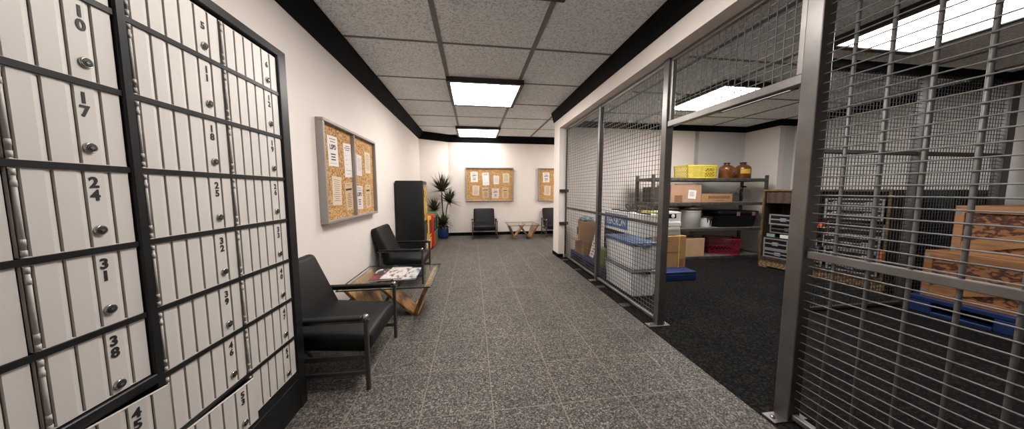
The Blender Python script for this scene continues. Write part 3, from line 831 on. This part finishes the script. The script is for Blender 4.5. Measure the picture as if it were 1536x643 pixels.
# buckets
def bucket(label, x, y, z, r, h, m, lid, logo=None, drip=False, cat='bucket'):
    t = thing('bucket', label, cat, (x, y, z), 0, 'buckets on the storage shelf')
    MB().lathe([(r*.86, 0), (r*.9, .008), (r*.97, h*.88), (r*.97, h*.9)], 28).build('body', m, t)
    MB().lathe([(r*1.0, h*.87), (r*1.04, h*.88), (r*1.04, h*.985), (r*.98, h*1.0), (r*.9, h*1.0)], 28).build('lid', lid, t)
    MB().tube([(r*.98*math.cos(a), r*.98*math.sin(a), h*(.80 - .0*abs(a))) for a in [PI+PI*k/12 for k in range(13)]], .006, 6).build('rim_band', mat('bucket_rim', (.60, .58, .56), .4), t)
    if drip:
        b = MB()
        for a, L in ((-1.9, .10), (-1.6, .05), (-1.45, .16), (-1.2, .06), (-1.0, .04)):
            b.tube([(r*math.cos(a), r*math.sin(a), h*.88), (r*.965*math.cos(a), r*.965*math.sin(a), h*.88-L)], [.018, .006], 6)
        b.build('paint_drips', BLACKP, t)
    return t
bucket('large grey bucket with dark lid in the middle of the third shelf', 4.43, 5.24, Z3, .222, .415, BUCKET, LIDDK)
t = bucket('large grey bucket with dark printed band behind the doorway post', 3.90, 5.24, Z3, .222, .415, BUCKET, LIDDK)
b = MB()
for k in range(10):
    a0 = PI+.55+k*.21; a1 = a0+.21
    b.face([(.217*math.cos(a), .217*math.sin(a), zz) for a, zz in ((a0, .23), (a1, .23), (a1, .31), (a0, .31))])
b.build('printed_band', BLACKP, t)
bucket('small white paint tin with dripping black lid on the third shelf', 4.785, 5.22, Z3, .13, .225, WHITEP, BLACKP, drip=True, cat='paint tin')
# black tote
t = thing('storage_tote', 'black lidded plastic tote on the third shelf', 'storage box', (5.41, 5.28, Z3))
b = MB(); bm = bmesh.new()
lo = [bm.verts.new(p) for p in ((-.41, -.2, 0), (.41, -.2, 0), (.41, .2, 0), (-.41, .2, 0))]
hi = [bm.verts.new(p) for p in ((-.445, -.225, .27), (.445, -.225, .27), (.445, .225, .27), (-.445, .225, .27))]
bm.faces.new(lo[::-1]); bm.faces.new(hi)
for i in range(4): bm.faces.new((lo[i], lo[(i+1) % 4], hi[(i+1) % 4], hi[i]))
bmesh.ops.bevel(bm, geom=list(bm.edges), offset=.02, segments=2, affect='EDGES')
b._add(bm); b.build('body', BLACKP, t)
MB().box((-.465, -.24, .262), (.465, .24, .335), .022, 3).build('lid', BLACKP, t)
for x in (-.03, .33): MB().box((x-.035, -.252, .235), (x+.035, -.238, .315), .004, 1).build('clip', mat('clip_pinkish', (.22, .11, .10), .5), t)

# ------------------------------------------------------------------ pallets
def plastic_pallet(label, x0, x1, y0, y1, h, openings=()):
    t = thing('plastic_pallet', label, 'pallet', ((x0+x1)/2, (y0+y1)/2, 0), 0, 'blue plastic pallets')
    a, c = (x1-x0)/2, (y1-y0)/2
    MB().box((-a, -c, h*.70), (a, c, h), .012, 2).build('deck', PALBLUE, t)
    for yy0, yy1 in openings or ((-c, -c+.16), (-.09, .09), (c-.16, c)):
        MB().box((-a+.004, yy0, .0), (a-.004, yy1, h*.71), .008, 1).build('block', PALBLUE, t)
    if openings:
        gaps = [(openings[k][1], openings[k+1][0]) for k in range(len(openings)-1)]
        for ga, gb in gaps: MB().box((-a+.002, ga, 0), (-a+.14, gb, .035), .004, 1).build('runner', PALBLUE, t)
    return t
plastic_pallet('narrow blue pallet behind the far cage panel', 2.05, 2.41, 4.20, 5.70, .14)
plastic_pallet('blue pallet carrying the strapped cardboard box', 2.43, 3.44, 3.84, 4.99, .14)
plastic_pallet('large blue pallet under the two wooden crates', 5.06, 6.2, 1.2, 2.54, .195, [(-.67, -.36), (-.29, .12), (.50, .67)])

# things on the left pallets
t = thing('storage_bin', 'lower white plastic bin of the stack behind the middle cage panel', 'storage bin', (2.20, 3.67, 0), 0, 'stacked white bins')
def bin_parts(t, lidm, lid_h):
    bm = bmesh.new()
    lo = [bm.verts.new(p) for p in ((-.160, -.355, .0), (.160, -.355, .0), (.160, .355, .0), (-.160, .355, .0))]
    hi = [bm.verts.new(p) for p in ((-.178, -.378, .335), (.178, -.378, .335), (.178, .378, .335), (-.178, .378, .335))]
    bm.faces.new(lo[::-1]); bm.faces.new(hi)
    for i in range(4): bm.faces.new((lo[i], lo[(i+1) % 4], hi[(i+1) % 4], hi[i]))
    bmesh.ops.bevel(bm, geom=list(bm.edges), offset=.018, segments=3, affect='EDGES')
    b = MB(); b._add(bm); b.build('tub', PLASTICW, t)
    b = MB(); b.box((-.192, -.392, .328), (.192, .392, .328+lid_h), .01, 2)
    if lid_h > .03: b.box((-.14, -.33, .328+lid_h-.004), (.14, .33, .328+lid_h+.006), .006, 1); b.box((-.13, -.05, .328+lid_h), (.13, .05, .328+lid_h+.008), .004, 1)
    b.build('lid', lidm, t)
    for s in (-1, 1): MB().box((-.06, s*.385-.02, .31), (.06, s*.385+.02, .345), .008, 2).build('handle', BLACKP if lid_h < .03 else LIDBLUE, t)
bin_parts(t, RIMGREY, .025)
t = thing('storage_bin', 'upper white plastic bin with blue lid on top of the bin stack', 'storage bin', (2.20, 3.67, .355), 0, 'stacked white bins')
bin_parts(t, LIDBLUE, .04)
# brown cartons on narrow pallet
carton('lower brown cardboard box on the narrow blue pallet', (2.09, 5.10, .14), (2.38, 5.50, .42), CARD, rz=R(4))
t, dx, dy, h = carton('upper tilted brown cardboard box with torn open flap on the narrow blue pallet', (2.08, 5.10, .424), (2.38, 5.44, .79), CARD, rz=R(-14))
MB().box((-dx/2-.11, -dy/2, 0), (-dx/2, dy/2-.05, .012), M=Matrix.Rotation(R(0), 4, 'Y')).build('open_flap', CARDL, t)
MB().box((-dx/2-.02, dy/2-.08, .08), (-dx/2-.002, dy/2-.02, .24), .004, 1).build('dark_patch', BLACKP, t)
t = thing('paper_bundle', 'crumpled teal paper bundle on the tilted brown box', 'paper bundle', (2.235, 5.27, .797))
b = MB(); bm = bmesh.new(); bmesh.ops.create_icosphere(bm, subdivisions=3, radius=1)
rnd = random.Random(5)
for v in bm.verts: v.co = Vector((v.co.x*.145, v.co.y*.15, max(0, v.co.z*.07+.02)))*(1+rnd.uniform(-.14, .14)); v.co.z = max(v.co.z, 0)
b._add(bm); b.build('paper', mat('paper_teal', (.10, .22, .28), .7, col2=(.42, .42, .40), nscale=18, lo=.45, hi=.55), t)
# leaning red and white board
t = thing('poster_board', 'white board with red lettering leaning on the narrow blue pallet', 'poster', (2.20, 4.96, .14))
Mx = Matrix.Rotation(R(14), 4, 'Y') @ Matrix.Rotation(R(0), 4, 'Z')
MB().box((-.006, -.085, 0), (.006, .085, .78), M=Mx).build('board', PRINTW, t)
b = MB(); rnd = random.Random(9)
for k in range(14):
    y = rnd.uniform(-.075, .01); z = .05+k*.05
    b.box((-.009, y, z), (-.0055, y+rnd.uniform(.03, .07), z+.026), M=Mx)
b.build('red_lettering', mat('red_print', (.45, .03, .04), .6), t)
t = thing('jerrycan', 'olive green container standing at the near end of the narrow blue pallet', 'container', (2.20, 4.34, .14))
MB().box((-.10, -.10, 0), (.10, .10, .30), .03, 3).build('body', mat('olive', (.16, .18, .04), .5), t)
MB().lathe([(.035, .30), (.035, .335), (.02, .34)], 14).build('cap', BLACKP, t)
# black case + blue lettered cartons, white carton on top
t = thing('equipment_case', 'black equipment case under the white lettered carton', 'case', (2.58, 4.63, .14))
MB().box((-.13, -.34, 0), (.13, .34, .56), .012, 2).build('body', BLACKP, t)
b = MB(); b.box((-.134, -.34, .27), (-.128, .34, .29)); b.build('seam_strip', GREYP, t)
MB().box((-.145, -.07, .34), (-.13, .07, .37), .005, 1).build('handle', CHFRAME, t)
for y, lab in ((4.16, 'white carton with slanted blue lettering beside the black case'), (3.96, 'white carton with upright blue lettering nearest the doorway')):
    t = thing('cardboard_box', lab, 'cardboard box', (2.58, y, .14), 0, 'white lettered cartons')
    MB().box((-.13, -.095, 0), (.13, .095, .56), .004, 1).build('carton', PRINTW, t)
    sl = .05 if y > 4 else 0
    b = MB(); b.prism([(.02+sl, .2), (.08+sl, .2), (.05-sl*.5, .55), (-.01-sl*.5, .55)], 'x', -.1325, -.1302); b.build('blue_band', LABELB, t)
    text('white_letters', 'W\nA\nX', .075, PRINTW, t, (-.1335, .045+sl*.3, .40), (PI/2, 0, -PI/2), .8, .001)
t = thing('cardboard_box', 'long white carton with blue lettered label lying above the bins', 'cardboard box', (2.585, 4.37, .70), 0, 'white lettered cartons')
MB().box((-.135, -.59, 0), (.135, .59, .335), .004, 1).build('carton', PRINTW, t)
MB().box((-.1375, -.20, .05), (-.1352, .57, .285)).build('blue_label', LABELB, t)
text('lettering', 'TENSRON', .185, PRINTW, t, (-.1385, .185, .155), (PI/2, 0, -PI/2), 1, .002, .80)
# cable coil on it
t = thing('cable_coil', 'dark cable coiled on top of the long white carton', 'cable', (2.56, 4.30, 1.035))
b = MB()
for cx_, cy_, r_, tl in ((0, -.18, .085, 55), (0, .02, .08, 50), (.01, -.08, .075, 20)):
    pts = [Vector((r_*math.cos(a)*.9, r_*math.sin(a), 0)) for a in [2*PI*k/20 for k in range(21)]]
    Mq = Matrix.Translation((cx_, cy_, .012+r_*.9*math.sin(R(tl)))) @ Matrix.Rotation(R(tl), 4, 'Y')
    b.tube([Mq @ p for p in pts], .012, 6)
b.tube([(0, .02, .012), (-.05, .2, .012), (.02, .40, .012), (-.03, .55, .012)], .012, 6)
b.tube([(0, -.2, .012), (-.04, -.4, .012), (.0, -.55, .012)], .012, 6)
b.build('cable', mat('cable_brown', (.045, .03, .022), .6), t)
# strapped brown box and appliances
t, dx, dy, h = carton('brown cardboard box with yellow strap on the blue pallet beside the doorway', (2.745, 4.08, .14), (3.43, 4.6, .655), CARD)
b = MB(); b.box((dx/2-.135, -dy/2-.0025, 0), (dx/2-.115, dy/2+.0025, h+.0025)); b.build('yellow_strap', TAPE, t)
b = MB(); b.box((-.25, -dy/2-.002, .24), (.24, -dy/2-.0005, .262)); b.box((-.02, -dy/2-.002, .42), (.07, -dy/2-.0005, .432)); b.box((.2, -dy/2-.002, .02), (.31, -dy/2-.0005, .14)); b.build('printing', mat('card_print', (.22, .11, .05), .8), t)
t = thing('printer', 'pale grey flat appliance on the strapped brown box', 'appliance', (3.07, 4.34, .6605))
MB().box((-.30, -.2, 0), (.30, .2, .07), .008, 2).build('base', GREYP, t)
MB().box((-.29, -.2, .07), (.29, .19, .145), .01, 2).build('body', WHITEP, t)
MB().box((-.27, -.205, .085), (.27, -.198, .10)).build('slot', GREYP, t)
MB().box((-.30, -.205, .145), (.30, .2, .22), .012, 2).build('lid', WHITEP, t)
t = thing('control_unit', 'white unit with black dial panel above the strapped box, right of the flowery box', 'appliance', (3.23, 4.34, .8825))
MB().box((-.15, -.18, 0), (.15, .18, .155), .006, 2).build('body', WHITEP, t)
MB().box((-.11, -.184, .055), (.06, -.179, .125)).build('panel', BLACKP, t)
MB().lathe([(.03, 0), (.03, .006), (.022, .01)], 18, Matrix.Translation((.0, -.184, .09)) @ Matrix.Rotation(PI/2, 4, 'X')).build('dial', PRINTW, t)
t = thing('flowery_box', 'yellow green flowery box above the flat grey appliance', 'box', (2.88, 4.34, .8825))
MB().box((-.155, -.16, 0), (.155, .16, .165), .03, 3).build('body', mat('flowery', (.40, .33, .02), .6, col2=(.16, .20, .02), nscale=12), t)
b = MB()
for x, z, r in ((-.09, .05, .03), (-.02, .12, .022), (.04, .04, .026), (.11, .11, .034), (-.1, .125, .018)):
    b.lathe([(r, 0), (r*.8, .003)], 12, Matrix.Translation((x, -.1605, z)) @ Matrix.Rotation(PI/2, 4, 'X'))
b.build('flowers', mat('teal_flower', (.04, .28, .22), .6), t)

# ------------------------------------------------------------------ crate cabinet with flight cases on a wooden pallet
base = Vector((5.22, 4.45, 0)); nearp = Vector((5.50, 2.97, 0))
dv = nearp-base; L = dv.length; ang = math.atan2(dv.y, dv.x)
# local frame: x along front from far to near, y = depth away from corridor (to the right of the view), z up
def cloc(s, d, z):
    ux = dv.normalized(); uy = Vector((-ux.y, ux.x, 0)); return base + ux*s + uy*d + Vector((0, 0, z))
rzc = ang
t = thing('wooden_pallet', 'straw coloured wooden pallet under the open crate of flight cases', 'pallet', cloc(0, 0, 0), rzc)
PD = .56
b = MB()
for i in range(5):
    yy = .01+i*(PD-.14)/4
    b.box((0, yy, .125), (L, yy+.12, .15), .004, 1)
b.build('deck_boards', STRAW, t)
for i in range(3): MB().box((0, .02+i*.22, .02), (L, .10+i*.22, .125), .006, 1).build('bearer', STRAW, t)
for i in range(3): MB().box((.02+i*(L-.16)/2, 0.01, 0), (.14+i*(L-.16)/2, PD-.02, .02)).build('bottom_board', STRAW, t)
t = thing('open_crate', 'dark wooden crate with worn gold edges, open at the front, full of flight cases', 'crate', cloc(0, 0, .15), rzc)
ZT = 1.25; ex = .02
MB().box((ex, .0, 0), (L-ex, .52, .04)).build('floor_panel', CABWOOD, t)
MB().box((ex, .49, .04), (L-ex, .52, ZT-.03)).build('back_panel', CABWOOD, t)
MB().box((ex, .0, .04), (ex+.03, .49, ZT-.03)).build('end_panel', CABWOOD, t)
MB().box((L-ex-.03, .0, .04), (L-ex, .49, ZT-.03)).build('end_panel', CABWOOD, t)
MB().box((ex, .0, ZT-.03), (L-ex, .52, ZT)).build('top_panel', CABWOOD, t)
b = MB(); b.box((ex-.004, -.012, ZT-.026), (L-ex+.004, 0, ZT+.004), .003, 1); b.box((ex-.004, -.012, 0), (ex+.022, 0, ZT-.035), .003, 1); b.box((L-ex-.03, -.012, 0), (L-ex+.004, 0, ZT-.035), .003, 1)
b.build('gold_edge', GOLD, t)
MB().box((ex+.05, .004, ZT-.235), (.68, .02, ZT-.04), .003, 1).build('header_board', CABWOOD, t)
b = MB(); b.box((L-ex-.055, -.014, .18), (L-ex-.02, -.012, .42)); b.build('orange_strip', ORANGE, t)
def flight_case(label, s0, s1, z, h, d0=.03, depth=.30, latch=1, tilt=0):
    t = thing('flight_case', label, 'flight case', cloc((s0+s1)/2, d0, z), rzc+R(tilt), 'flight cases in the open crate')
    w = (s1-s0)/2
    MB().box((-w+.006, .006, .006), (w-.006, depth-.006, h-.006)).build('shell', BLACKP, t)
    b = MB(); e = .024
    for zz in (0, h-e, h*.5-e*.5): b.box((-w, 0, zz), (w, e*.3, zz+e), .002, 1)
    for x in (-w, w-e): b.box((x, -.001, 0), (x+e, e*.3, h), .002, 1)
    for x in (-w, w-e*.3): 
        b.box((x, 0, h-e), (x+e*.3, depth, h)); b.box((x, 0, 0), (x+e*.3, depth, e))
    b.box((-w, 0, h-e*.3), (w, e, h)); 
    b.build('metal_edging', SILVER, t)
    for k in range(latch):
        x = 0 if latch == 1 else -w*.55+k*w*1.1
        MB().box((x-.045, -.012, h*.5-.032), (x+.045, .002, h*.5+.032), .006, 1).build('latch', SILVER, t)
    return t
zb = .193
flight_case('flight case at the bottom far corner of the open crate', .06, .50, zb+.0, .145)
flight_case('second flight case up at the far end of the open crate, below the paper tray', .055, .42, zb+.147, .20)
flight_case('topmost flight case at the far end under the header board', .10, .52, .783, .185, d0=.06)
flight_case('long flight case lying under the topmost far case', .06, .60, .62, .16, d0=.165, depth=.30)
flight_case('flight case beside the post, second from the bottom', .44, .80, zb+.147, .165, tilt=0)
flight_case('low flight case at the bottom beside the post', .52, .86, zb, .145)
flight_case('flight case stacked beside the post, third from the bottom', .45, .78, zb+.314, .11)
flight_case('topmost flight case with latches at the near end of the crate', .83, L-.09, 1.125, .15, latch=2)
flight_case('flight case with latches just below the topmost near one', .83, L-.09, .965, .155, latch=2)
flight_case('flight case in the middle of the near end of the crate', .84, L-.09, .52, .20, latch=2)
flight_case('flight case at the bottom of the near end of the crate', .90, L-.09, zb, .155, latch=1)
flight_case('flight case second from the bottom at the near end', .86, L-.09, zb+.157, .165, latch=2)
flight_case('dark flight case third from the top at the near end', .84, L-.09, .722, .20, d0=.12, latch=0)
t = thing('paper_tray', 'black tray holding green and white packets inside the open crate', 'tray', cloc(.255, .03, .541), rzc)
MB().box((-.185, .0, 0), (.185, .11, .02), .003, 1).build('tray', BLACKP, t)
for x, m in ((-.11, mat('packet_green', (.16, .26, .20), .6)), (.09, mat('packet_white', (.62, .60, .56), .6))):
    MB().box((x-.06, .02, .02), (x+.06, .05, .075), M=None).build('packet', m, t)
t = thing('sticker_box', 'small orange box tucked between flight cases in the open crate', 'box', cloc(.80, .03, .82), rzc)
MB().box((-.025, -.01, 0), (.025, .08, .075), .004, 1).build('box_body', ORANGE, t)
t['label'] = 'small orange box among the flight cases near the post'
MB().box((-.06, -.004, -.012), (.06, .09, 0)).build('ledge', GREYP, t)

# tall black cases behind
for x0, x1, h, lab in ((6.06, 6.33, 1.40, 'tall black case right beside the open crate'), (6.35, 6.62, 1.39, 'tall black case by the right wall behind the mesh fence')):
    t = thing('tall_case', lab, 'case', ((x0+x1)/2, 3.0, 0), 0, 'tall black cases behind the mesh fence')
    a = (x1-x0)/2
    MB().box((-a, -.24, .05), (a, .24, h), .012, 2).build('body', BLACKP, t)
    for x in (-a+.06, a-.06):
        for y in (-.18, .18): MB().lathe([(.02, 0), (.03, .005), (.03, .045), (.02, .05)], 12, Matrix.Translation((x, y, 0))).build('foot', BLACKP, t)
    MB().box((-a*.5, -.252, h*.6), (a*.5, -.24, h*.6+.03), .004, 1).build('handle', CHFRAME, t)

# ------------------------------------------------------------------ big wooden crates on the near blue pallet
def wood_crate(label, x0, x1, y0, y1, z0, z1, flip=1):
    t = thing('wooden_crate', label, 'crate', ((x0+x1)/2, (y0+y1)/2, z0), 0, 'big wooden crates')
    a, c, h = (x1-x0)/2, (y1-y0)/2, z1-z0; th = .018; w = .06
    MB().box((-a+th, -c+th, .0), (a-th, c-th, h-.004)).build('panels', OSB, t)
    # battens on the corridor side (-x), the near side (-y) and the other two
    for sx in (-1, 1):
        xa, xb = (-a, -a+th) if sx < 0 else (a-th, a)
        for nm, lo, hi in (('batten', (xa, -c, 0), (xb, c, w)), ('batten', (xa, -c, h-w), (xb, c, h)), ('batten', (xa, -c, w), (xb, -c+w, h-w)), ('batten', (xa, c-w, w), (xb, c, h-w))):
            MB().box(lo, hi, .003, 1).build(nm, PINE, t)
        ang = math.atan2(h-2*w, 2*c-2*w)
        pts = [(-c+w, w+.07), (-c+w, w), (-c+w+.16, w), (c-w, h-w-.07), (c-w, h-w), (c-w-.16, h-w)]
        if flip > 0: pts = [(-p[0], p[1]) for p in pts]
        MB().prism(pts, 'x', xa+.002, xb-.002).build('diagonal_batten', PINE, t)
    for sy in (-1, 1):
        ya, yb = (-c, -c+th) if sy < 0 else (c-th, c)
        for lo, hi in (((-a+th, ya, 0), (a-th, yb, w)), ((-a+th, ya, h-w), (a-th, yb, h)), ((-a+th, ya, w), (-a+th+w, yb, h-w)), ((a-th-w, ya, w), (a-th, yb, h-w))):
            MB().box(lo, hi, .003, 1).build('batten', PINE, t)
    b = MB(); b.box((-a, -c, h-.004), (a, c, h+.012), .003, 1); b.build('lid', PINE, t)
    for (y, z) in ((-c+.02, h-.05), (c-.02, h-.05), (-c+.02, .05), (c-.02, .05)):
        MB().box((-a-.002, y-.018, z-.03), (-a, y+.018, z+.03)).build('corner_plate', mat('corner_plate', (.30, .27, .24), .5, .5), t)
    return t
wood_crate('lower wooden crate standing on the large blue pallet', 5.10, 6.02, 1.28, 2.476, .195, .705, 1)
wood_crate('upper wooden crate stacked on the lower wooden crate', 5.18, 6.02, 1.20, 2.345, .717, 1.215, 1)
# small electrical box on the right wall
t = thing('switch_box', 'small grey switch box on the right wall behind the mesh fence', 'switch box', (XR, 2.74, 1.76))
MB().box((-.03, -.045, -.09), (0, .045, .09), .006, 1).build('housing', GREYP, t)
MB().box((-.036, -.025, -.04), (-.03, .025, .04), .003, 1).build('cover', WHITEP, t)

# ------------------------------------------------------------------ world, camera, view
wd = bpy.data.worlds.new('world'); wd.use_nodes = True; S.world = wd
wd.node_tree.nodes['Background'].inputs[0].default_value = (.5, .5, .5, 1)
wd.node_tree.nodes['Background'].inputs[1].default_value = 0.0
cam = bpy.data.cameras.new('camera'); co = bpy.data.objects.new('camera', cam); C.objects.link(co)
cam.sensor_fit = 'HORIZONTAL'; cam.sensor_width = 36; cam.lens = 422/1536*36
cam.clip_start = .02
co.location = (0, 0, 1.3905); co.rotation_euler = (PI/2-.0855, 0, -.139)
S.camera = co
S.view_settings.view_transform = 'Standard'; S.view_settings.look = 'None'
S.view_settings.gamma = 1; S.view_settings.use_curve_mapping = False
S.view_settings.exposure = 0.0
